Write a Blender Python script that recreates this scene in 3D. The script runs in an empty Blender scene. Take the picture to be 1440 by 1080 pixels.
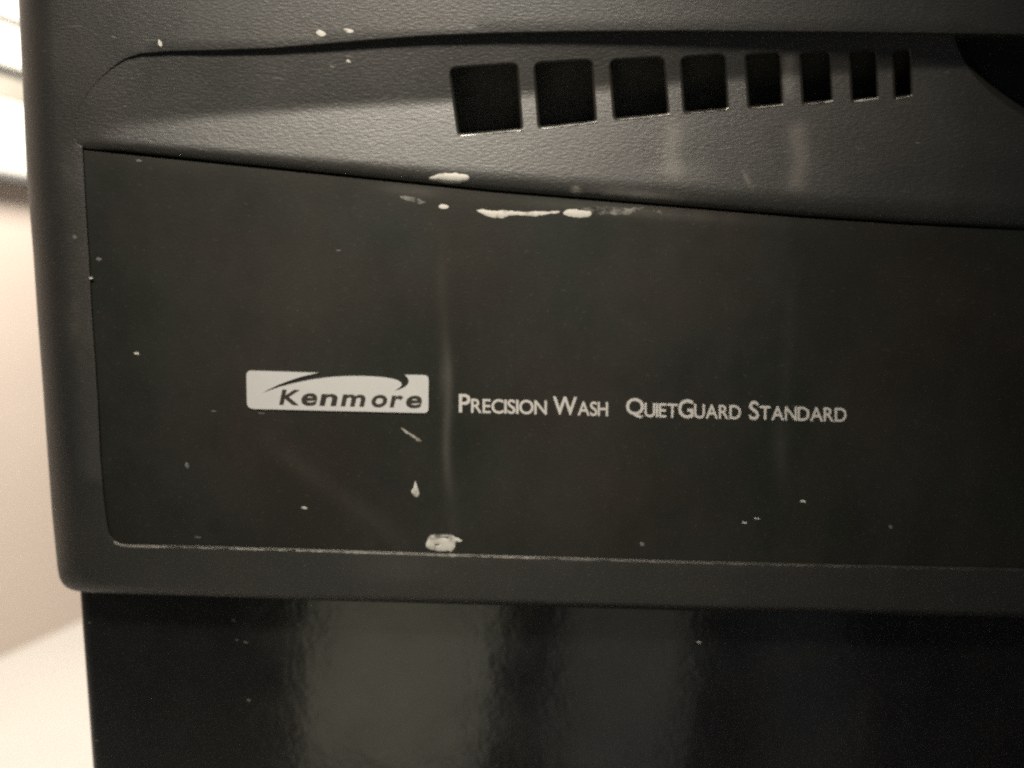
import bpy, bmesh, math, random
import numpy as np
from mathutils import Vector, Matrix, geometry

scene = bpy.context.scene
random.seed(7)
rng = np.random.default_rng(7)

# ------------------------------------------------------------------ camera
FPX = 1100.0                       # focal length in pixels of a 1440 wide frame
PITCH, ROLL = math.radians(6.0), math.radians(0.9)
F = Vector((0, math.cos(PITCH), -math.sin(PITCH)))
R0, U0 = Vector((1, 0, 0)), Vector((0, math.sin(PITCH), math.cos(PITCH)))
CR = R0 * math.cos(ROLL) + U0 * math.sin(ROLL)
CU = -R0 * math.sin(ROLL) + U0 * math.cos(ROLL)
CAM = Vector((0, 0, 0.76)) - F * 0.245
cd = bpy.data.cameras.new('camera')
cam = bpy.data.objects.new('camera', cd)
scene.collection.objects.link(cam)
cam.matrix_world = Matrix(((CR.x, CU.x, -F.x, CAM.x), (CR.y, CU.y, -F.y, CAM.y), (CR.z, CU.z, -F.z, CAM.z), (0, 0, 0, 1)))
cd.sensor_width = 36.0
cd.lens = 36.0 * FPX / 1440
cd.clip_start, cd.clip_end = 0.01, 50
cd.dof.use_dof = True
cd.dof.focus_distance = 0.227
cd.dof.aperture_fstop = 6.5
scene.camera = cam

def ray(u, v):
    return CR * ((u - 720) / FPX) + CU * ((540 - v) / FPX) + F
def P(u, v, y=0.0):
    """the point of the vertical plane at depth y seen at (u, v) of the photograph"""
    d = ray(u, v)
    return CAM + d * ((y - CAM.y) / d.y)
def mirror_at(u, v, y, door=0.010):
    """where the ray reflected by the door front meets the plane y"""
    d = ray(u, v)
    h = CAM + d * ((door - CAM.y) / d.y)
    return h + Vector((d.x, -d.y, d.z)) * ((door - y) / d.y)

# ------------------------------------------------------------------ light
world = bpy.data.worlds.new('World')
scene.world = world
world.use_nodes = True
world.node_tree.nodes['Background'].inputs[0].default_value = (0.72, 0.85, 1.0, 1)
world.node_tree.nodes['Background'].inputs[1].default_value = 0.040

def area(name, loc, target, w, h, power, col, spread=180):
    l = bpy.data.lights.new(name, 'AREA')
    l.shape = 'RECTANGLE'; l.size, l.size_y = w, h
    l.energy = power; l.color = col; l.spread = math.radians(spread)
    o = bpy.data.objects.new(name, l)
    scene.collection.objects.link(o)
    o.location = loc
    o.rotation_euler = (Vector(target) - Vector(loc)).to_track_quat('-Z', 'Y').to_euler()
    return o
area('ceiling_lamp', (-0.10, -0.50, 1.58), (-0.035, 0, 0.845), 0.19, 0.14, 0.455, (1, .90, .76), 24)
area('room_lamp', (-0.40, 0.85, 1.75), (-1.25, 1.25, 0.75), 0.5, 0.5, 37.0, (1, .93, .82))
# added lamps standing in for the lit floor mirrored in the glossy door
def mirror_lamp(name, u0, u1, u2, u3, y, rad, col):
    a, b = mirror_at(u0, 850, y), mirror_at(u1, 850, y)
    c, d = mirror_at(u3, 1080, y), mirror_at(u2, 1080, y)
    top = (a + b) / 2; bot = (c + d) / 2
    w = ((b - a).length + (d - c).length) / 2
    h = (top - bot).length * 1.30
    up = (top - bot).normalized()
    ctr = bot + up * h * 0.43
    z = Vector((0, -1, 0))                      # lamps shine along -z of their own, so +y here
    x = up.cross(z).normalized()
    z = x.cross(up).normalized()
    l = bpy.data.lights.new(name, 'AREA'); l.shape = 'RECTANGLE'
    l.size, l.size_y = w, h
    l.energy = rad * math.pi * w * h; l.color = col
    o = bpy.data.objects.new(name, l); scene.collection.objects.link(o)
    o.matrix_world = Matrix(((x.x, up.x, z.x, ctr.x), (x.y, up.y, z.y, ctr.y), (x.z, up.z, z.z, ctr.z), (0, 0, 0, 1)))
mirror_lamp('added_band_lamp', 430, 712, 665, 428, -0.70, 1.15, (1, .95, .68))
mirror_lamp('added_band_lamp', 800, 975, 955, 770, -0.72, 0.46, (1, .95, .80))
mirror_lamp('added_band_lamp', 1050, 1170, 1230, 1060, -0.74, 0.09, (.85, .95, 1))

vs = scene.view_settings
vs.view_transform = 'Standard'; vs.look = 'None'; vs.exposure = 0; vs.gamma = 1
scene.cycles.filter_width = 2.4
scene.cycles.use_denoising = False
scene.cycles.max_bounces = 8

# ------------------------------------------------------------------ materials
def nodes_of(name):
    m = bpy.data.materials.new(name); m.use_nodes = True
    nt = m.node_tree
    return m, nt, nt.nodes['Principled BSDF']
def noise(nt, co, scale, vec=(1, 1, 1), detail=3, rough=.55):
    mp = nt.nodes.new('ShaderNodeMapping'); mp.inputs['Scale'].default_value = vec
    nt.links.new(co, mp.inputs[0])
    n = nt.nodes.new('ShaderNodeTexNoise')
    n.inputs['Scale'].default_value = scale; n.inputs['Detail'].default_value = detail
    n.inputs['Roughness'].default_value = rough
    nt.links.new(mp.outputs[0], n.inputs['Vector'])
    return n.outputs['Fac']
def ramp(nt, fac, stops):
    r = nt.nodes.new('ShaderNodeValToRGB')
    e = r.color_ramp.elements
    e[0].position, e[0].color = stops[0][0], (*stops[0][1], 1)
    e[1].position, e[1].color = stops[-1][0], (*stops[-1][1], 1)
    for p, c in stops[1:-1]:
        k = e.new(p); k.color = (*c, 1)
    nt.links.new(fac, r.inputs[0])
    return r.outputs[0]
def mathn(nt, op, a, b):
    n = nt.nodes.new('ShaderNodeMath'); n.operation = op
    for i, x in enumerate((a, b)):
        if isinstance(x, (int, float)): n.inputs[i].default_value = x
        else: nt.links.new(x, n.inputs[i])
    return n.outputs[0]
def mixc(nt, fac, a, b):
    n = nt.nodes.new('ShaderNodeMix'); n.data_type = 'RGBA'
    nt.links.new(fac, n.inputs[0])
    for i, x in ((6, a), (7, b)):
        if isinstance(x, tuple): n.inputs[i].default_value = (*x, 1)
        else: nt.links.new(x, n.inputs[i])
    return n.outputs[2]
def plastic(name, cols, rough, bump, spec=.5, grain=(600, 800, 1700), dirt=(.30, .28, .25), patch=26, fleck=.10, film=.0):
    m, nt, b = nodes_of(name)
    co = nt.nodes.new('ShaderNodeTexCoord').outputs['Object']
    base = ramp(nt, noise(nt, co, patch, detail=2), [(.35, cols[0]), (.5, cols[1]), (.66, cols[2])])
    g = noise(nt, co, 1, grain, 4, .6)
    fl = ramp(nt, noise(nt, co, 1, tuple(x * .8 for x in grain), 2), [(.66, (0, 0, 0)), (.80, (fleck, fleck, fleck))])
    base = mixc(nt, fl, base, dirt)
    if film:
        fm = mathn(nt, 'MULTIPLY', ramp(nt, noise(nt, co, 17, (1, 1, .7), 9, .72), [(.42, (0, 0, 0)), (.72, (1, 1, 1))]), film)
        base = mixc(nt, fm, base, dirt)
    at = nt.nodes.new('ShaderNodeAttribute'); at.attribute_name = 'grime'
    wob = mathn(nt, 'MULTIPLY_ADD', noise(nt, co, 130, (1, 1, .35), 3), 1.3)
    wob.node.inputs[2].default_value = .25
    gr = mathn(nt, 'MULTIPLY', at.outputs['Fac'], wob)
    base = mixc(nt, gr, base, dirt)
    nt.links.new(base, b.inputs['Base Color'])
    ro = mathn(nt, 'MULTIPLY_ADD', noise(nt, co, 60, detail=4), .16); ro.node.inputs[2].default_value = rough - .08
    nt.links.new(ro, b.inputs['Roughness'])
    b.inputs['Specular IOR Level'].default_value = spec
    bp = nt.nodes.new('ShaderNodeBump'); bp.inputs['Strength'].default_value = 1; bp.inputs['Distance'].default_value = bump
    nt.links.new(g, bp.inputs['Height']); nt.links.new(bp.outputs[0], b.inputs['Normal'])
    return m
def plain(name, col, rough=.5, spec=.5, var=.12, scale=180):
    m, nt, b = nodes_of(name)
    co = nt.nodes.new('ShaderNodeTexCoord').outputs['Object']
    nt.links.new(ramp(nt, noise(nt, co, scale), [(.3, tuple(c * (1 - var) for c in col)), (.7, tuple(min(1, c * (1 + var)) for c in col))]), b.inputs['Base Color'])
    b.inputs['Roughness'].default_value = rough; b.inputs['Specular IOR Level'].default_value = spec
    return m
M_SHELL = plastic('textured_black_plastic', ((.0080, .0090, .0070), (.0105, .0103, .0080), (.0130, .0108, .0080)), .50, .00014, .95, fleck=.19, film=.020)
M_PLATE = plastic('matte_black_overlay', ((.0090, .0115, .0080), (.0122, .0122, .0092), (.0152, .0130, .0092)), .55, .00005, .35, (900, 900, 1500), film=.040, patch=20)
M_DOOR = plastic('glossy_black_enamel', ((.0035, .0042, .006), (.0045, .005, .0055), (.007, .0065, .0055)), .14, .00026, .5, (34, 34, 30), patch=22, fleck=0.0, film=.030)
M_RIM = plastic('smooth_black_rim', ((.020, .021, .018), (.023, .022, .019), (.026, .023, .019)), .24, .00001)
M_DARK = plain('dark_cavity_plastic', (.13, .13, .12), .7, .2)
M_WHITE = plain('badge_white', (.50, .505, .50), .5, .3, .02)
M_INK = plain('badge_dark_ink', (.035, .031, .026), .5, .3)
M_PRINT = plain('pale_print', (.50, .49, .47), .6, .2, .05)
M_PAINT = plain('dried_white_paint', (.55, .535, .49), .7, .25, .42, 420)
def chipped(name, col, under, scale, lo, hi):
    m, nt, b = nodes_of(name)
    co = nt.nodes.new('ShaderNodeTexCoord').outputs['Object']
    nt.links.new(ramp(nt, noise(nt, co, scale, (.6, 1, 1), 6, .7), [(lo, under), (hi, col), (.85, tuple(c * 1.12 for c in col))]), b.inputs['Base Color'])
    b.inputs['Roughness'].default_value = .75; b.inputs['Specular IOR Level'].default_value = .2
    return m
M_PAINT = chipped('dried_white_paint', (.53, .52, .48), (.07, .068, .062), 330, .34, .47)
M_SMEAR = chipped('thin_white_smear', (.20, .195, .18), (.018, .018, .015), 420, .40, .58)
M_GREY = plain('grey_scuff', (.13, .127, .118), .7, .2, .3, 700)
M_WEAR = plain('wear_glint_edge', (.26, .25, .225), .6, .3, .5, 400)
M_GLINT = plain('painted_rim_glint', (.45, .44, .41), .6, .3, .3, 500)  # pale colour painting the light caught on the vents' lower rims
M_WALL = plain('beige_wall_paint', (.70, .60, .53), .8, .2, .03, 3)
M_FLOOR = plain('white_floor', (.84, .81, .76), .6, .3, .03, 3)
M_CAB = plain('white_cabinet', (.84, .82, .78), .5, .3, .02, 5)
M_RAIL = plain('grey_beige_rail', (.40, .37, .32), .6, .3, .1, 20)
M_CASE = plain('grey_casing', (.20, .20, .20), .5, .4)

# ------------------------------------------------------------------ mesh helpers
ROOT = Vector((0, 0.30, 0))
def tag(o, label=None, cat=None, group=None, kind=None):
    for k, x in (('label', label), ('category', cat), ('group', group), ('kind', kind)):
        if x: o[k] = x
def link(name, verts, faces, mat, parent=None, smooth=True, angle=35, attr=None, off=None):
    off = (ROOT if parent else Vector()) if off is None else off
    me = bpy.data.meshes.new(name)
    me.from_pydata([tuple(Vector(v) - off) for v in verts], [], faces)
    me.materials.append(mat)
    if attr is not None:
        a = me.attributes.new('grime', 'FLOAT', 'POINT')
        a.data.foreach_set('value', np.asarray(attr, dtype=np.float32))
    bm = bmesh.new(); bm.from_mesh(me)
    bmesh.ops.remove_doubles(bm, verts=bm.verts, dist=1e-7)
    if attr is not None: bmesh.ops.recalc_face_normals(bm, faces=bm.faces)
    bm.to_mesh(me); bm.free()
    if smooth:
        me.polygons.foreach_set('use_smooth', [True] * len(me.polygons))
        me.set_sharp_from_angle(angle=math.radians(angle))
    o = bpy.data.objects.new(name, me)
    scene.collection.objects.link(o)
    if parent: o.parent = parent
    return o
def interp(pts):
    xs, ys = zip(*pts)
    return lambda x: np.interp(x, xs, ys)
def resample(pts, step, closed=True):
    p = np.array(pts, float)
    if closed: p = np.vstack([p, p[:1]])
    out = []
    for a, b in zip(p[:-1], p[1:]):
        n = max(1, int(round(np.hypot(*(b - a)) / step)))
        out += [a + (b - a) * k / n for k in range(n)]
    if not closed: out.append(p[-1])
    return np.array(out)
def chaikin(pts, n=2, closed=True):
    p = np.array(pts, float)
    for _ in range(n):
        q = np.roll(p, -1, 0) if closed else p[1:]
        a = p if closed else p[:-1]
        r = np.empty((2 * len(a), 2)); r[0::2] = a * .75 + q * .25; r[1::2] = a * .25 + q * .75
        p = r if closed else np.vstack([p[:1], r, p[-1:]])
    return p
def inside(poly, pts):
    x, y = pts[:, 0], pts[:, 1]
    c = np.zeros(len(pts), bool)
    q = np.roll(poly, -1, 0)
    for (x0, y0), (x1, y1) in zip(poly, q):
        if y0 == y1: continue
        s = ((y0 > y) != (y1 > y)) & (x < (x1 - x0) * (y - y0) / (y1 - y0) + x0)
        c ^= s
    return c
def edge_dist(poly, pts):
    d = np.full(len(pts), 1e9)
    q = np.roll(poly, -1, 0)
    for a, b in zip(poly, q):
        ab = b - a; l2 = max(1e-9, ab @ ab)
        t = np.clip(((pts - a) @ ab) / l2, 0, 1)
        d = np.minimum(d, np.hypot(*((pts - a - t[:, None] * ab).T)))
    return d
def offset(poly, d):
    """closed outline moved inward by d (works for either winding)"""
    p = np.asarray(poly)
    area2 = np.sum(p[:, 0] * np.roll(p[:, 1], -1) - np.roll(p[:, 0], -1) * p[:, 1])
    t = np.roll(p, -1, 0) - np.roll(p, 1, 0)
    t /= np.maximum(1e-9, np.hypot(t[:, 0], t[:, 1]))[:, None]
    n = np.stack([-t[:, 1], t[:, 0]], 1) * (1 if area2 > 0 else -1)
    return p + n * d
def sheet2d(outline, holes, step):
    vs_, es = [], []
    for loop in [outline] + list(holes):
        k = len(vs_); n = len(loop)
        vs_ += [tuple(p) for p in loop]
        es += [(k + i, k + (i + 1) % n) for i in range(n)]
    lo, hi = outline.min(0), outline.max(0)
    gx, gy = np.meshgrid(np.arange(lo[0] + step * .5, hi[0], step), np.arange(lo[1] + step * .5, hi[1], step))
    gx = gx + (np.arange(gx.shape[0]) % 2)[:, None] * step * .5
    g = np.stack([gx.ravel(), gy.ravel()], 1)
    if len(g):
        ok = inside(outline, g)
        for h in holes: ok &= ~inside(h, g)
        g = g[ok]
        if len(g):
            near = np.zeros(len(g), bool)
            for loop in [outline] + list(holes): near |= edge_dist(loop, g) < step * .45
            g = g[~near]
        vs_ += [tuple(p) for p in g]
    r = geometry.delaunay_2d_cdt([Vector(v) for v in vs_], es, [], 0, 1e-5)
    v = np.array([tuple(x) for x in r[0]]); f = np.array([list(t) for t in r[2]])
    c = v[f].mean(1)
    ok = inside(outline, c)
    for h in holes: ok &= ~inside(h, c)
    f = f[ok]
    # faces towards the viewer: pixel y runs downwards
    a, b, d = v[f[:, 0]], v[f[:, 1]], v[f[:, 2]]
    cr = (b[:, 0] - a[:, 0]) * (d[:, 1] - a[:, 1]) - (b[:, 1] - a[:, 1]) * (d[:, 0] - a[:, 0])
    f[cr > 0] = f[cr > 0][:, ::-1]
    f = f[np.abs(cr) > .03]                          # no slivers along straight edges
    return v, f.tolist()
class Skin:
    """vertices given as (u, v, depth) and faces, placed on the appliance"""
    def __init__(s): s.v, s.f, s.uv = [], [], []
    def add(s, uv, dep, faces):
        k = len(s.v)
        for (u, v), d in zip(uv, dep):
            s.v.append(P(u, v, d)); s.uv.append((u, v))
        s.f += [[i + k for i in q] for q in faces]
    def rings(s, loops, closed=True):
        """loops: list of (uv array, depth array/number), equal length"""
        k = len(s.v); n = len(loops[0][0])
        for uv, d in loops:
            d = np.broadcast_to(d, n)
            for (u, v), x in zip(uv, d): s.v.append(P(u, v, x)); s.uv.append((u, v))
        for j in range(len(loops) - 1):
            for i in range(n if closed else n - 1):
                i2 = (i + 1) % n
                s.f.append([k + j * n + i, k + j * n + i2, k + (j + 1) * n + i2, k + (j + 1) * n + i])
    def build(s, name, mat, parent, grime=None, angle=35):
        attr = grime(np.array(s.uv)) if grime else np.zeros(len(s.v))
        o = link(name, s.v, s.f, mat, parent, True, angle, attr)
        return o
def fix_normals(o):
    bm = bmesh.new(); bm.from_mesh(o.data); bmesh.ops.recalc_face_normals(bm, faces=bm.faces); bm.to_mesh(o.data); bm.free()
    return o
def box(name, lo, hi, mat, parent=None, bev=.002, off=None):
    bm = bmesh.new(); bmesh.ops.create_cube(bm, size=1)
    lo, hi = Vector(lo), Vector(hi)
    for v in bm.verts: v.co = Vector([(lo[i] + hi[i]) / 2 + v.co[i] * (hi[i] - lo[i]) for i in range(3)])
    if bev: bmesh.ops.bevel(bm, geom=list(bm.edges), offset=bev, segments=3, affect='EDGES', profile=.5)
    vs_ = [v.co.copy() for v in bm.verts]; fs = [[v.index for v in f.verts] for f in bm.faces]
    bm.verts.index_update(); bm.free()
    return link(name, vs_, fs, mat, parent, True, 40, off=off)
def gauss(x, c, w): return np.exp(-((x - c) / w) ** 2)
def sstep(a, b, x):
    t = np.clip((x - a) / (b - a), 0, 1); return t * t * (3 - 2 * t)

# ------------------------------------------------------------------ the setting behind
def floor_hit(u, v):
    d = ray(u, v); return CAM + d * (-CAM.z / d.z)
fa, fb = floor_hit(0, 925), floor_hit(105, 878)
wd = (fb - fa); wd.z = 0; wd.normalize()
wn = Vector((wd.y, -wd.x, 0))                    # out of the wall, towards the dishwasher
w0, w1 = fa - wd * 1.6, fa + wd * 2.2
def slab(name, a, b, z0, z1, thick, mat):
    q = [a, b, b - wn * thick, a - wn * thick]
    v = [Vector((p.x, p.y, z0)) for p in q] + [Vector((p.x, p.y, z1)) for p in q]
    o = link(name, v, [[3, 2, 1, 0], [4, 5, 6, 7], [0, 1, 5, 4], [1, 2, 6, 5], [2, 3, 7, 6], [3, 0, 4, 7]], mat, None, False)
    return fix_normals(o)
tag(slab('wall', w0, w1, -.05, 2.5, .1, M_WALL), kind='structure')
fl = link('floor', [(-3.2, -2.2, -.02), (2.5, -2.2, -.02), (2.5, 4, -.02), (-3.2, 4, -.02), (-3.2, -2.2, 0), (2.5, -2.2, 0), (2.5, 4, 0), (-3.2, 4, 0)],
          [[3, 2, 1, 0], [4, 5, 6, 7], [0, 1, 5, 4], [1, 2, 6, 5], [2, 3, 7, 6], [3, 0, 4, 7]], M_FLOOR, None, False)
tag(fl, kind='structure')

# white wall cabinet: stacked fronts with dark gaps, seen past the left edge
def wall_hit(u, v, out=0.0):
    d = ray(u, v); p0 = fa + wn * out
    return CAM + d * ((p0 - CAM).dot(wn) / d.dot(wn))
DEP = .06
base = wall_hit(0, 250, DEP)
cab = bpy.data.objects.new('wall_cabinet', None); scene.collection.objects.link(cab)
cab.location = base - wn * DEP
tag(cab, 'white wall cabinet with stacked drawer fronts, blurred beyond the left edge of the dishwasher', 'cabinet')
def cab_box(name, s0, s1, z0, z1, d0, d1, mat, bev=.004):
    bm = bmesh.new(); bmesh.ops.create_cube(bm, size=1)
    for v in bm.verts:
        s = s0 if v.co.x < 0 else s1; d = d0 if v.co.y < 0 else d1; z = z0 if v.co.z < 0 else z1
        v.co = wd * s + wn * d + Vector((0, 0, z))
    bmesh.ops.recalc_face_normals(bm, faces=bm.faces)
    bmesh.ops.bevel(bm, geom=list(bm.edges), offset=bev, segments=2, affect='EDGES')
    bm.verts.index_update()
    vs_ = [v.co.copy() for v in bm.verts]; fs = [[v.index for v in f.verts] for f in bm.faces]; bm.free()
    return link(name, vs_, fs, mat, cab, True, 40, off=Vector())
zz = [wall_hit(8, v, DEP).z - base.z for v in (252, 244, 141, 105, 92, 33, 23, -120)]
cab_box('carcass', -.55, .55, zz[0], zz[7], .002, DEP - .022, M_CASE)
cab_box('base_rail', -.55, .55, zz[0], zz[1] - .003, DEP - .02, DEP + .004, M_CASE, .002)
cab_box('drawer_front', -.548, .548, zz[1], zz[2], DEP - .02, DEP, M_CAB)
cab_box('finger_rail', -.548, .548, zz[2] + .001, zz[3], DEP - .02, DEP - .008, M_RAIL)
cab_box('drawer_front', -.548, .548, zz[4], zz[5], DEP - .02, DEP, M_CAB)
cab_box('drawer_front', -.548, .548, zz[6], zz[7], DEP - .02, DEP, M_CAB)

# ------------------------------------------------------------------ the dishwasher
dw = bpy.data.objects.new('dishwasher', None); scene.collection.objects.link(dw)
dw.location = ROOT
tag(dw, 'black dishwasher with a scuffed control panel, row of square vents, white badge and glossy door', 'dishwasher')

XR = 1560
Ucr = [(104, 192), (104, 168), (111, 147), (124, 126), (140, 108), (158, 93), (176, 81), (198, 74), (240, 70.5), (300, 69), (380, 66), (440, 61), (520, 54), (600, 48),
       (700, 44), (800, 42), (960, 41), (1200, 43), (XR, 48)]
Gap = [(104, 192), (107, 202), (115, 207), (207, 216), (345, 230), (480, 244), (693, 266), (960, 288), (1130, 302), (1280, 312), (1440, 320), (XR, 326)]
fU, fG = interp(Ucr[5:]), interp(Gap[2:])
fF = interp([(104, 189), (160, 178), (300, 163), (470, 150), (620, 142), (800, 127), (1000, 112), (1280, 95), (XR, 85)])
dF = interp([(104, .0006), (160, .0012), (300, .0026), (640, .0041), (1000, .0050), (XR, .0060)])
dU = interp([(104, .0003), (160, .0006), (300, .0010), (440, .0013), (640, .0016), (1000, .0021), (XR, .0030)])
LIPW = interp([(104, 9), (160, 13), (300, 19), (480, 23), (700, 28), (1200, 36), (XR, 40)])
def pocket_depth(uv):
    u, v = uv[:, 0], uv[:, 1]
    U, Fo, G = fU(u), fF(u), fG(u)
    U = np.where(u < 158, 93, U)
    a, b = dU(u), dF(u)
    L = G - LIPW(u)
    upper = a + (b - a) * np.clip((v - U) / np.maximum(8, Fo - U), -.2, 3)
    lower = b + (.0006 - b) * (v - Fo) / np.maximum(8, L - Fo)
    k = .0005
    h = np.clip(.5 + .5 * (lower - upper) / k, 0, 1)
    d = lower * (1 - h) + upper * h - k * h * (1 - h)
    t = np.clip((v - L) / (G - L + 1), 0, 1)
    d = np.maximum(d, -1) + .0031 * (1 - np.sqrt(np.maximum(0, 1 - t ** 2 * .98)))
    # left end fades flush into the console face
    e = sstep(100, 190, u + (v - 190) * .25)
    return np.maximum(d, .0001) * (.10 + .90 * e)

def grime_pocket(uv):
    u, v = uv[:, 0], uv[:, 1]
    g = .20 * gauss(u, 945 + 3 * np.sin(v / 9), 14) * sstep(150, 185, v) * (1 - sstep(235, 262, v))
    g += .20 * gauss(u, 1124 + 3 * np.sin(v / 11), 14) * sstep(160, 185, v) * (1 - sstep(255, 280, v))
    g += .2 * gauss(u, 1110, 8) * sstep(70, 85, v) * (1 - sstep(125, 150, v))
    g += .14 * gauss(u, 945, 45) * gauss(v, 240, 12)
    g += .35 * gauss(u, 895, 55) * gauss(v, fG(u) - 9, 6)
    g += .3 * gauss(u - (v - 250) * .5, 1050, 3) * gauss(v, 252, 12)
    g += .55 * gauss(u, 810, 6) * gauss(v, 268, 5)
    return g
def grime_plate(uv):
    u, v = uv[:, 0], uv[:, 1]
    c = 625 + (v - 460) * .035 + 3 * np.sin(v / 37)
    g = .11 * gauss(u, c, 4.5) * sstep(455, 540, v) * (1 - sstep(620, 720, v))
    g += .03 * gauss(u, c, 8) * sstep(300, 420, v) * (1 - sstep(740, 770, v))
    g += .06 * gauss(u, c - 8, 5) * gauss(v, 530, 28)
    g += .022 * gauss(u, 1112 - (v - 400) * .04, 9) * sstep(390, 430, v) * (1 - sstep(640, 720, v))
    g += .035 * gauss(u, 1095, 12) * gauss(v, 620, 45)
    x = v - (590 + (u - 330) * .72)                       # faint diagonal wipe under the badge
    g += .025 * gauss(x, 0, 16) * sstep(330, 400, u) * (1 - sstep(520, 620, u))
    g += .13 * gauss(v - fG(u), 14, 8) * gauss(u, 880, 150)
    g += .10 * gauss(u, 575, 40) * gauss(v - fG(u), 14, 7)
    g += .03 * gauss(u, 250, 150) * gauss(v - fG(u), 6, 14)
    return g
def grime_shell(uv):
    u, v = uv[:, 0], uv[:, 1]
    e = 85 + (v - 210) * .052
    g = .055 * sstep(e, e + 6, u) * (1 - sstep(118 + (v - 210) * .058, 122 + (v - 210) * .058, u)) * sstep(205, 230, v) * (1 - sstep(658 + (u - 105) * .55, 664 + (u - 105) * .55, v))
    g += .06 * gauss(u, 560, 60) * gauss(v, 800, 14)
    g += .05 * gauss(u, 103, 10) * gauss(v, 455, 40)
    return g

# -- console shell: rounded left side and lower edge, one opening for pocket and plate
OUT = [(22, -80), (26, 0), (31, 100), (38, 250), (47, 360), (53, 450), (60, 540), (67, 640), (73, 720), (78, 770), (81, 800), (83.5, 812), (88, 821), (95, 827), (105, 830.5),
       (127, 833.5), (440, 844), (713, 851.5), (960, 858.5), (1440, 868), (XR, 871)]
INN = [(70, -80), (73, 0), (78, 100), (84, 250), (92, 360), (98, 450), (104, 540), (111, 640), (116, 720), (119, 765), (121, 785), (122.5, 793), (125, 801), (128, 808), (134, 814),
       (146, 819), (441, 833), (714, 841), (961, 848), (1441, 858), (XR, 861)]
RAD = [.0105] * 9 + [.0095, .008, .0065, .0055, .005, .0045, .0038, .003, .003, .003, .003, .003]
def dense(a, b, c, step):
    o, i, r = [], [], []
    for k in range(len(a) - 1):
        n = max(1, int(math.dist(a[k], a[k + 1]) / step))
        for j in range(n):
            t = j / n
            o.append([a[k][m] * (1 - t) + a[k + 1][m] * t for m in (0, 1)])
            i.append([b[k][m] * (1 - t) + b[k + 1][m] * t for m in (0, 1)])
            r.append(c[k] * (1 - t) + c[k + 1] * t)
    o.append(a[-1]); i.append(b[-1]); r.append(c[-1])
    return np.array(o, float), np.array(i, float), np.array(r)
oo, ii, rr = dense(OUT, INN, RAD, 10)
PLATE_BL = [(115, 207), (117, 247), (120, 300), (124, 360), (128, 440), (133, 510), (137, 570), (140, 640), (144, 690), (148, 725), (151, 744), (154.5, 754), (160, 761), (168, 765), (180, 766.5),
            (300, 769.5), (440, 773.5), (620, 779.5), (800, 785), (960, 790), (1100, 793.5), (1300, 798), (1440, 800.5), (XR, 803)]
hole_l = [p for p in Ucr] + [p for p in PLATE_BL[::-1]]           # crease, then back along the plate bottom and up its left side
hole_l.append((107, 202))
hole = resample(hole_l, 6)
face_out = np.vstack([ii, [[XR, -80]]])
face_out = resample(face_out, 10)
# the opening runs off to the right: shell face = left/top/bottom region around it
hole_cut = hole.copy()
hole_cut[hole_cut[:, 0] > XR - 1, 0] = XR - 1.0
sk = Skin()
v2, f2 = sheet2d(face_out, [hole_cut], 14)
sk.add(v2, np.zeros(len(v2)), f2)
ang = np.linspace(math.pi / 2, 0, 9)
loops = []
for a in ang[::-1]:
    loops.append((ii + (oo - ii) * math.sin(a), rr * (1 - math.cos(a))))
sk.rings(loops, False)
back = np.where(oo[:, 1] > 815, .0096, .030)
sk.rings([(oo, rr), (oo, np.maximum(rr, back))], False)
# bevelled rim of the opening
fade = np.where(hole_cut[:, 1] < 200, sstep(125, 230, hole_cut[:, 0]), 1.0)
crease = ((hole_cut[:, 1] < 130) * sstep(150, 600, hole_cut[:, 0]))[:, None]
wid, dep = 1.6 + 2.4 * crease, .0005 + .0006 * crease[:, 0]
sk.rings([(offset(hole_cut, wid * math.sin(a)), dep * (1 - math.cos(a)) * fade) for a in np.linspace(0, math.pi / 2, 6)] + [(offset(hole_cut, wid + .1), .0001 + .008 * fade)])
bk, bf = sheet2d(np.vstack([oo, [[XR, -80]]]), [], 60)
sk.add(bk, np.full(len(bk), .0298), bf)
tx = np.stack([np.linspace(70, XR, 30), np.full(30, -80.0)], 1)
sk.rings([(tx, 0.0), (tx, .0298)], False)
shell = sk.build('console_shell', M_SHELL, dw, grime_shell, 25)

# -- vent pocket with its eight openings and the dark handle hollow
VENTS = [[(632, 95), (727, 89), (734, 182.5), (645, 190)], [(751, 88), (832, 83.5), (838, 171.5), (758, 180)], [(857, 84), (933, 80), (940, 161), (864, 168)],
         [(957, 80), (1019, 76), (1023.5, 153.5), (962, 159)], [(1048, 77), (1096, 74.5), (1100, 147.5), (1053, 151.5)], [(1125, 75), (1166, 73), (1170, 142), (1129, 146)],
         [(1195, 73.5), (1231, 71.5), (1234, 138), (1198, 142)], [(1256, 72), (1279, 70.5), (1282, 134.5), (1258, 138)]]
def rounded(q, r, n=5):
    q = [np.array(p, float) for p in q]; out = []
    for k in range(len(q)):
        a, b, c = q[k - 1], q[k], q[(k + 1) % len(q)]
        rr_ = r[k] if isinstance(r, (list, tuple)) else r
        p0 = b + (a - b) / np.linalg.norm(a - b) * rr_; p1 = b + (c - b) / np.linalg.norm(c - b) * rr_
        for t in np.linspace(0, 1, n): out.append((1 - t) ** 2 * p0 + 2 * t * (1 - t) * b + t * t * p1)
    return np.array(out)
vent_loops = [offset(resample(rounded(q, [12, 8, 5, 5] if i < 4 else [7, 5, 3, 3]), 4), -2.5) for i, q in enumerate(VENTS)]
hollow = resample(chaikin([(1343, 56), (1346, 66), (1358, 92), (1376, 115), (1400, 137), (1425, 155), (1450, 171), (1500, 192), (1550, 200), (1550, 50.5), (1450, 48.5), (1343, 46.5)], 1), 5)
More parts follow.
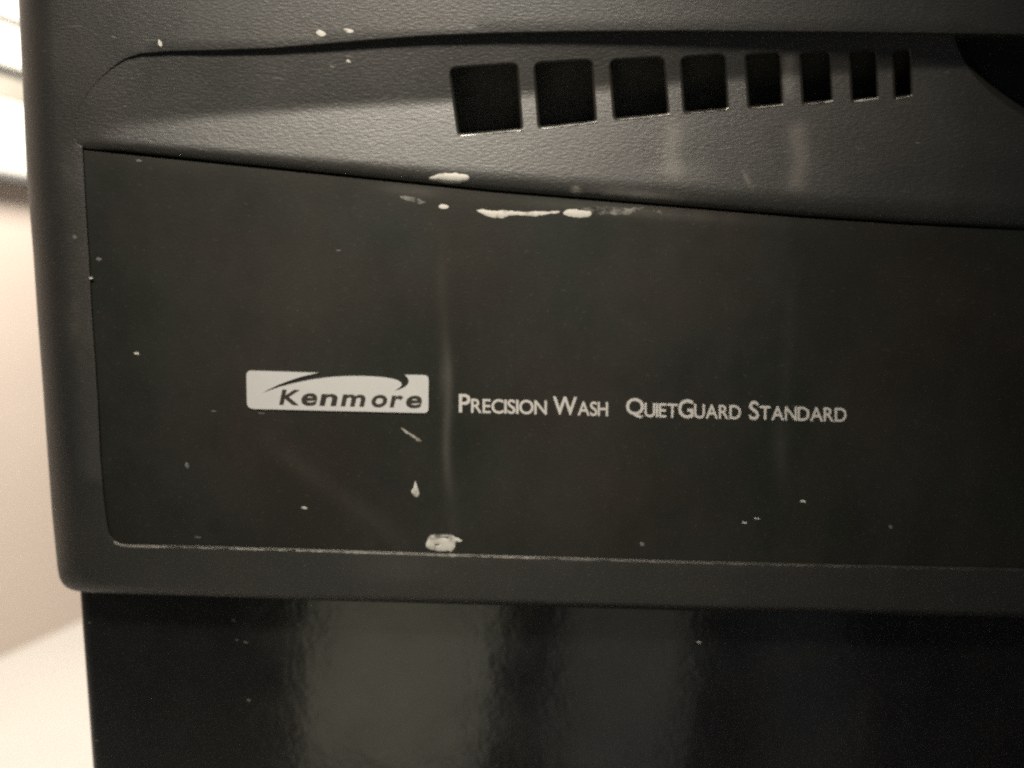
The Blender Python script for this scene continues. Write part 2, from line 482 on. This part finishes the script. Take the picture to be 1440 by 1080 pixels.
pk_out = np.array([(p[0], p[1]) for p in Ucr] + [p for p in Gap[::-1]][:-1])
pk_out = offset(resample(pk_out, 5), -1.2)
v2, f2 = sheet2d(pk_out, vent_loops + [hollow], 4.0)
sk = Skin()
sk.add(v2, pocket_depth(v2), f2)
pocket = sk.build('vent_pocket', M_SHELL, dw, grime_pocket, 40)
EDGES = []
for i, lp in enumerate(vent_loops):
    d0 = pocket_depth(lp)
    sk = Skin()
    r3 = offset(lp, 4.2)
    sk.rings([(offset(lp, 4.2 * math.sin(a)), d0 + .0011 * (1 - math.cos(a))) for a in np.linspace(0, math.pi / 2, 8)] + [(r3, d0 + .0018)])
    k = len(sk.v)
    o1 = sk.build('vent_opening', M_RIM, dw, None, 60)
    q = VENTS[i]
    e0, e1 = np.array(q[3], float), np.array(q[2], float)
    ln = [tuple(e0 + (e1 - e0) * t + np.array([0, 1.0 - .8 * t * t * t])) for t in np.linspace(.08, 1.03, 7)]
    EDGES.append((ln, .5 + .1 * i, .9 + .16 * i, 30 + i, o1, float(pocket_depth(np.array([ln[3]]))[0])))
    # dark sleeve running back from the rim, closed at its end
    s2 = Skin()
    s2.rings([(r3, d0 + .0018), (r3, .022)])
    vb, fb_ = sheet2d(r3, [], 40)
    s2.add(vb, np.full(len(vb), .022), fb_)
    s2.build('vent_sleeve', M_DARK, o1, None, 40)
sk = Skin()
d0 = pocket_depth(hollow)
sk.rings([(hollow, d0), (offset(hollow, 3), d0 + .0006), (offset(hollow, 7), d0 + .0025), (offset(hollow, 10), d0 + .006), (offset(hollow, 12), d0 + .02)])
vb, fb_ = sheet2d(offset(hollow, 12), [], 30)
sk.add(vb, pocket_depth(vb) * 0 + float(d0.mean()) + .02, fb_)
sk.build('handle_hollow', M_SHELL, dw, None, 60)

# -- label plate
pl = [(p[0], p[1] + 4.2) for p in Gap[2:]]
pl[0] = (115.5, 210.5)
pl_l = pl + [(XR, 802)] + [p for p in PLATE_BL[::-1] if 250 > p[1] or p[0] < XR][0:-1]
plate_o = offset(resample(pl_l, 6), .75)
DPL = .0007
v2, f2 = sheet2d(offset(plate_o, .7), [], 5.5)
sk = Skin()
sk.add(v2, np.full(len(v2), DPL), f2)
sk.rings([(offset(plate_o, .7), DPL), (plate_o, DPL + .0003), (plate_o, .007)])
plate = sk.build('label_plate', M_PLATE, dw, grime_plate, 25)

# -- flat print and badge
_glyphs = {}
def glyph(ch):
    if ch not in _glyphs:
        cu = bpy.data.curves.new('glyph', 'FONT'); cu.body = ch; cu.size = 1.0; cu.resolution_u = 8; cu.offset = GOFF
        o = bpy.data.objects.new('glyph', cu); scene.collection.objects.link(o)
        dg = bpy.context.evaluated_depsgraph_get()
        me = o.evaluated_get(dg).to_mesh()
        v = np.array([tuple(x.co)[:2] for x in me.vertices]); f = [list(p.vertices) for p in me.polygons]
        o.evaluated_get(dg).to_mesh_clear()
        bpy.data.objects.remove(o); bpy.data.curves.remove(cu)
        _glyphs[ch] = (v, f)
    return _glyphs[ch]
GOFF = 0.015
def letter(ch, x0, x1, y_top, y_base, depth, mat, parent, shear=0.0, slope=.0248):
    """one printed letter filling the given pixel box; y grows downwards"""
    v, f = glyph(ch)
    lo, hi = v.min(0), v.max(0)
    t = (v - lo) / (hi - lo)
    h = y_base - y_top
    w = x1 - x0 - shear * h * .28
    x0 = x0 - shear * h * .36
    u = x0 + t[:, 0] * w + shear * h * t[:, 1]
    y = y_base - t[:, 1] * h + slope * (u - x0)
    link('letter', [P(a, b, depth) for a, b in zip(u, y)], [q if True else q for q in f], mat, parent, False)
def word(text, x0, x1, y_base, big, small, depth, mat, parent, slope=.0248, gap=1.0):
    ws = []
    for i, ch in enumerate(text):
        v, _ = glyph(ch); ws.append(float(np.ptp(v[:, 0])) * (big if i in BIG[text] else small))
    k = (x1 - x0 - gap * (len(text) - 1)) / sum(ws)
    x = x0
    for i, (ch, w) in enumerate(zip(text, ws)):
        h = big if i in BIG[text] else small
        yb = y_base + slope * (x - x0)
        over = .25 if ch in 'CSOQUG' else 0
        ex = 1.5 if ch == 'Q' else 0
        letter(ch, x, x + w * k, yb - h - over, yb + over + ex, depth, mat, parent, 0, slope)
        x += w * k + gap
BIG = {'PRECISION': (0,), 'WASH': (0,), 'QUIETGUARD': (0, 5), 'STANDARD': (0,)}
DT = DPL - .00006
word('PRECISION', 645.3, 769, 580.0, 26.2, 19.8, DT, M_PRINT, plate)
word('WASH', 777.5, 855, 583.3, 26, 19.8, DT, M_PRINT, plate, gap=.7)
word('QUIETGUARD', 880.5, 1042, 585.8, 26, 19.8, DT, M_PRINT, plate)
word('STANDARD', 1053.5, 1190.5, 590.0, 26, 19.8, DT, M_PRINT, plate)

def bz(x, y): return (330 + x / 4.966, 500 + y / 4.966)
sw_in = [(590, 120), (480, 143), (380, 175), (280, 215), (190, 262), (280, 229), (360, 206), (450, 184), (560, 163), (680, 148), (820, 141.5), (950, 144), (1050, 152), (1120, 165), (1153, 180),
         (1167, 196), (1164, 213), (1145, 229), (1112, 246), (1165, 233), (1198, 212), (1216, 192), (1215, 170), (1205, 150), (1186, 134)]
def arc(c, a, b, n=5):
    """corner c between points a and b as a quadratic curve"""
    a, b, c = map(np.array, (a, b, c))
    return [tuple((1 - t) ** 2 * a + 2 * t * (1 - t) * c + t * t * b) for t in np.linspace(0, 1, n)]
def smooth_run(p, n=2): return [tuple(q) for q in chaikin(p, n, False)]
badge_px = (arc((78, 104), (82, 150), (118, 104.5)) + smooth_run(sw_in[:5]) + smooth_run(sw_in[4:19])[1:] + smooth_run(sw_in[18:])[1:]
            + arc((1353, 137), (1322, 136), (1354, 168)) + arc((1352, 402), (1353, 372), (1318, 401.5)) + arc((90, 371), (134, 373), (86, 335)))
badge_px = np.array([bz(*p) for p in badge_px])
v2, f2 = sheet2d(badge_px, [], 8)
DB = DPL - .00035
sk = Skin(); sk.add(v2, np.full(len(v2), DB), f2)
sk.rings([(badge_px, DB), (badge_px, DPL + .0001)])
badge = sk.build('badge', M_WHITE, dw, None, 30)
GOFF = 0.026; _glyphs.clear()
base_y = lambda x: 343.5 + (x - 318) * .0235
for ch, a, b, top, ov in (('K', 318, 462, 236, 0), ('e', 463, 579, 0, 2), ('n', 597, 719, 0, 0), ('m', 746, 914, 0, 0), ('o', 953, 1067, 0, 2), ('r', 1088, 1174, 0, 0), ('e', 1194, 1310, 0, 2)):
    yb = base_y(a)
    yt = yb - (107 if ch == 'K' else 84) - ov
    p0, p1 = bz(a, yt), bz(b, yb + ov)
    letter(ch, p0[0], p1[0], p0[1], p1[1], DB - .00006, M_INK, badge, .21, .0235)

# -- dried paint, specks and scratches, each a thin raised flake
def flake(name, poly, depth, h, mat, parent, holes=(), step=2.2, smooth=2):
    lp = chaikin(poly, smooth)
    if np.ptp(np.array(poly)[:, 0]) > 22 and name != 'paint_speck':
        lp = resample(lp, 2.0)
        q = rng.normal(0, 1, len(lp)); q = (q + np.roll(q, 1) + np.roll(q, -1)) / 3
        lp = offset(lp, q[:, None] * .9)
    hs = [chaikin(q, 2) for q in holes]
    v2, f2 = sheet2d(lp, hs, step)
    d = edge_dist(lp, v2)
    for q in hs: d = np.minimum(d, edge_dist(q, v2))
    base_d = depth(v2) if callable(depth) else np.full(len(v2), depth)
    top = .4 * h * (1 - np.exp(-d / 1.8)) + .00004
    sk = Skin(); sk.add(v2, base_d - top, f2)
    dl = depth(lp) if callable(depth) else depth
    sk.rings([(lp, dl - .00004), (lp, dl + .0001)])
    return sk.build(name, mat, parent, None, 60)
z5 = lambda pts: [(560 + x / 3.6, 220 + y / 3.6) for x, y in pts]
z6 = lambda pts: [(560 + x / 7.71, 660 + y / 7.71) for x, y in pts]
flake('paint_blob', z5([(388, 271), (430, 268), (480, 277), (560, 276), (630, 284), (690, 278), (760, 279), (825, 273), (815, 285), (740, 292), (690, 306), (655, 298), (620, 297), (560, 299), (510, 314), (460, 307), (425, 288)]), DPL, .0003, M_PAINT, plate)
flake('paint_blob', z5([(832, 288), (850, 272), (910, 268), (975, 272), (985, 290), (950, 310), (900, 307), (855, 301)]), DPL, .0003, M_PAINT, plate)
flake('paint_smear', z5([(880, 268), (920, 264), (1000, 254), (1080, 254), (1180, 262), (1260, 256), (1200, 275), (1160, 296), (1110, 297), (1050, 290), (1000, 292), (960, 296)]), DPL, .00012, M_SMEAR, plate)
flake('paint_smear', z5([(1285, 270), (1310, 265), (1340, 282), (1330, 295), (1305, 292)]), DPL, .00012, M_SMEAR, plate)
flake('paint_blob', z5([(150, 117), (175, 94), (250, 83), (330, 86), (368, 103), (350, 124), (290, 139), (220, 131)]), pocket_depth, .0005, M_PAINT, pocket)
flake('paint_blob', z6([(300, 800), (318, 745), (370, 710), (450, 700), (540, 703), (620, 728), (660, 755), (706, 774), (660, 790), (615, 803), (608, 850), (592, 878), (540, 891), (450, 888), (350, 884), (312, 850)]), DPL, .0004, M_PAINT, plate,
      holes=[z6([(450, 735), (500, 729), (570, 737), (500, 743)]), z6([(380, 818), (420, 808), (460, 817), (420, 827)])])
flake('paint_blob', z6([(183, 110), (200, 170), (222, 230), (228, 270), (205, 300), (180, 298), (140, 245), (145, 225), (168, 200)]), DPL, .0003, M_PAINT, plate)
flake('paint_smear', z5([(200, 258), (215, 240), (240, 244), (262, 255), (235, 268)]), DPL, .0002, M_PAINT, plate)
flake('paint_smear', z5([(0, 200), (40, 198), (110, 215), (150, 238), (110, 240), (50, 225)]), DPL, .00006, M_SMEAR, plate)
SPECK = [(192, 497, 4.2, 2.4, 0), (367, 581, 5, 1.1, 1), (428, 714, 4.2, 2, 0), (139, 364.5, 4, 2.4, 1), (263, 655, 3, 5, 1), (1129, 705, 4.5, 1.8, 0), (1064, 729, 5, 1.1, 0), (1047, 735, 4, 1.4, 0),
         (903, 765, 3.2, 3.2, 1), (1252, 741, 3, 2.5, 1), (137, 569, 2, 1.4, 1), (278, 755.5, 5, .9, 1), (300, 578, 4, 1, 1), (195, 226, 5, 2, 1), (476, 352, 4, .8, 1)]
def ellipse(cx, cy, rx, ry, n=9):
    ph = random.random() * 6
    return [(cx + rx * math.cos(k * math.tau / n) * random.uniform(.75, 1.2), cy + ry * math.sin(k * math.tau / n + .3) * random.uniform(.75, 1.2)) for k in range(n)]
for cx, cy, rx, ry, g in SPECK:
    flake('paint_speck', ellipse(cx, cy, rx, ry), DPL, .00012, M_GREY if g else M_PAINT, plate, step=1.5)
for cx, cy, rx, ry, g in ((224.5, 61, 3.2, 5, 0), (451, 46.5, 7, 4.4, 0), (489, 43, 9, 3, 0), (128, 391, 3, 1.6, 0), (210, 56, 12, .8, 1), (160, 52, 4, 1.5, 1), (105, 37, 14, .7, 1), (105, 333, 3.5, 3.5, 1)):
    flake('paint_speck', ellipse(cx, cy, rx, ry), 0.0, .00014, M_GREY if g else M_PAINT, shell, step=1.5)
for cx, cy, rx, ry, g in ((490, 86, 3.5, 2.2, 0), (489, 79, 6, 1.2, 1), (467, 94, 4, 2, 1), (375, 66.5, 9, 1, 1), (810, 264, 3.2, 2, 1), (814, 270, 3, 1.6, 1), (390, 110, 10, .8, 1), (991, 194, 4, 1.3, 1), (1290, 201, 4, 1, 1)):
    flake('paint_speck', ellipse(cx, cy, rx, ry), pocket_depth, .00014, M_GREY if g else M_PAINT, pocket, step=1.5)
flake('scratch', [(562, 600), (570, 605), (580, 611), (592, 618.5), (590, 620.5), (579, 613), (569, 607)], DPL, .00005, M_WEAR, plate, step=2, smooth=1)
flake('scratch', [(584, 618), (592, 619), (592.5, 621), (585, 620)], DPL, .00005, M_WEAR, plate, step=2, smooth=1)

def wear_glint_line(name, pts, w0, w1, seed, mat, parent, depth=0.0, keep=None):  # edge strips: worn paint round the plate, painted glint on vent rims
    r = random.Random(seed)
    p = resample(pts, 5, False)
    sk = Skin(); run = []
    ws = []
    w = 1
    for k in range(len(p)):
        w = .6 * w + .4 * max(0, r.gauss(.8, 1.1))
        t = k / len(p)
        ws.append((w0 * (1 - t) + w1 * t) * w)
    up = np.stack([p[:, 0], p[:, 1] - np.array(ws) * .5], 1); dn = np.stack([p[:, 0], p[:, 1] + np.array(ws) * .5], 1)
    sk.rings([(up, depth - .00002), ((up + dn) / 2, depth - .00010), (dn, depth - .00002)], False)
    return sk.build(name, mat, parent, None, 60)
for ln, wa, wb, sd, par, dd in EDGES: wear_glint_line('wear_glint_edge', ln, wa, wb, sd, M_GLINT, par, dd - .00002)  # painted highlight strip along each vent's lower rim
low = [(x, y + 1.6) for x, y in PLATE_BL if y > 740 and x < XR]
wear_glint_line('wear_glint_edge', low[2:9], 2.4, 1.7, 3, M_WEAR, shell)
wear_glint_line('wear_glint_edge', low[8:11], 1.5, .8, 8, M_GREY, shell)
wear_glint_line('wear_glint_edge', low[10:], .8, .4, 4, M_GREY, shell)
wear_glint_line('wear_glint_edge', [(150.5, 745), (154, 756), (160, 763), (168, 767)], .8, 2.0, 5, M_GREY, shell)
wear_glint_line('wear_glint_edge', [(100, 828.5), (112, 831), (130, 833)], 1.0, 1.0, 6, M_GREY, shell, .0030)

# -- glossy door below the console, and the casing behind
DD = .010
tl, bl = P(104, 826, DD), P(123, 1080, DD)
slope_x = (bl.x - tl.x) / (bl.z - tl.z)
ZB = .12
xl_top = tl.x + slope_x * (.70 - tl.z); xl_bot = tl.x + slope_x * (ZB - tl.z)
XRW = xl_top + .597
ztop = P(104, 780, DD).z
def door_mesh():
    prof = [(.0, .004), (.0005, .0025), (.0016, .0010), (.0032, .0003), (.005, 0)]          # in from the edge, back from the face
    vs_, fs = [], []
    cols = []
    for z in np.linspace(ZB, ztop, 14):
        xl = tl.x + slope_x * (z - tl.z)
        row = [(xl, DD + .028)] + [(xl + a, DD + b) for a, b in prof] + list(zip(np.linspace(xl + .03, XRW - .03, 12), [DD] * 12)) + [(XRW - a, DD + b) for a, b in prof[::-1]] + [(XRW, DD + .028)]
        k = len(vs_); n = len(row)
        vs_ += [(x, y, z) for x, y in row]
        if k: fs += [[k - n + i, k - n + i + 1, k + i + 1, k + i] for i in range(n - 1)]
    m = len(vs_) - n
    fs.append(list(range(n))[::-1]); fs.append(list(range(m, m + n)))
    fs += [[r * n + n - 1, r * n, (r + 1) * n, (r + 1) * n + n - 1] for r in range(13)]
    return vs_, fs
dv, df = door_mesh()
door = link('door_panel', dv, df, M_DOOR, dw, True, 40, np.zeros(len(dv)))
fix_normals(door)
for cx, cy, rx, ry, g in ((983, 903, 3.2, 2.2, 0), (350, 985, 2.6, 2.6, 1), (345, 903, 3, 1.2, 1), (125.5, 875.5, 2.2, 1.2, 1), (333, 900, 2.5, 1, 1), (134, 1041, 5, 1.2, 1), (329, 872, 3, 3, 1), (443, 861, 7, .8, 1)):
    flake('paint_speck', ellipse(cx, cy, rx, ry), DD, .00012, M_GREY if g else M_PAINT, door, step=1.5)
box('casing', (xl_bot + .012, .040, 0.0), (XRW - .012, .60, .86), M_CASE, dw, .003)
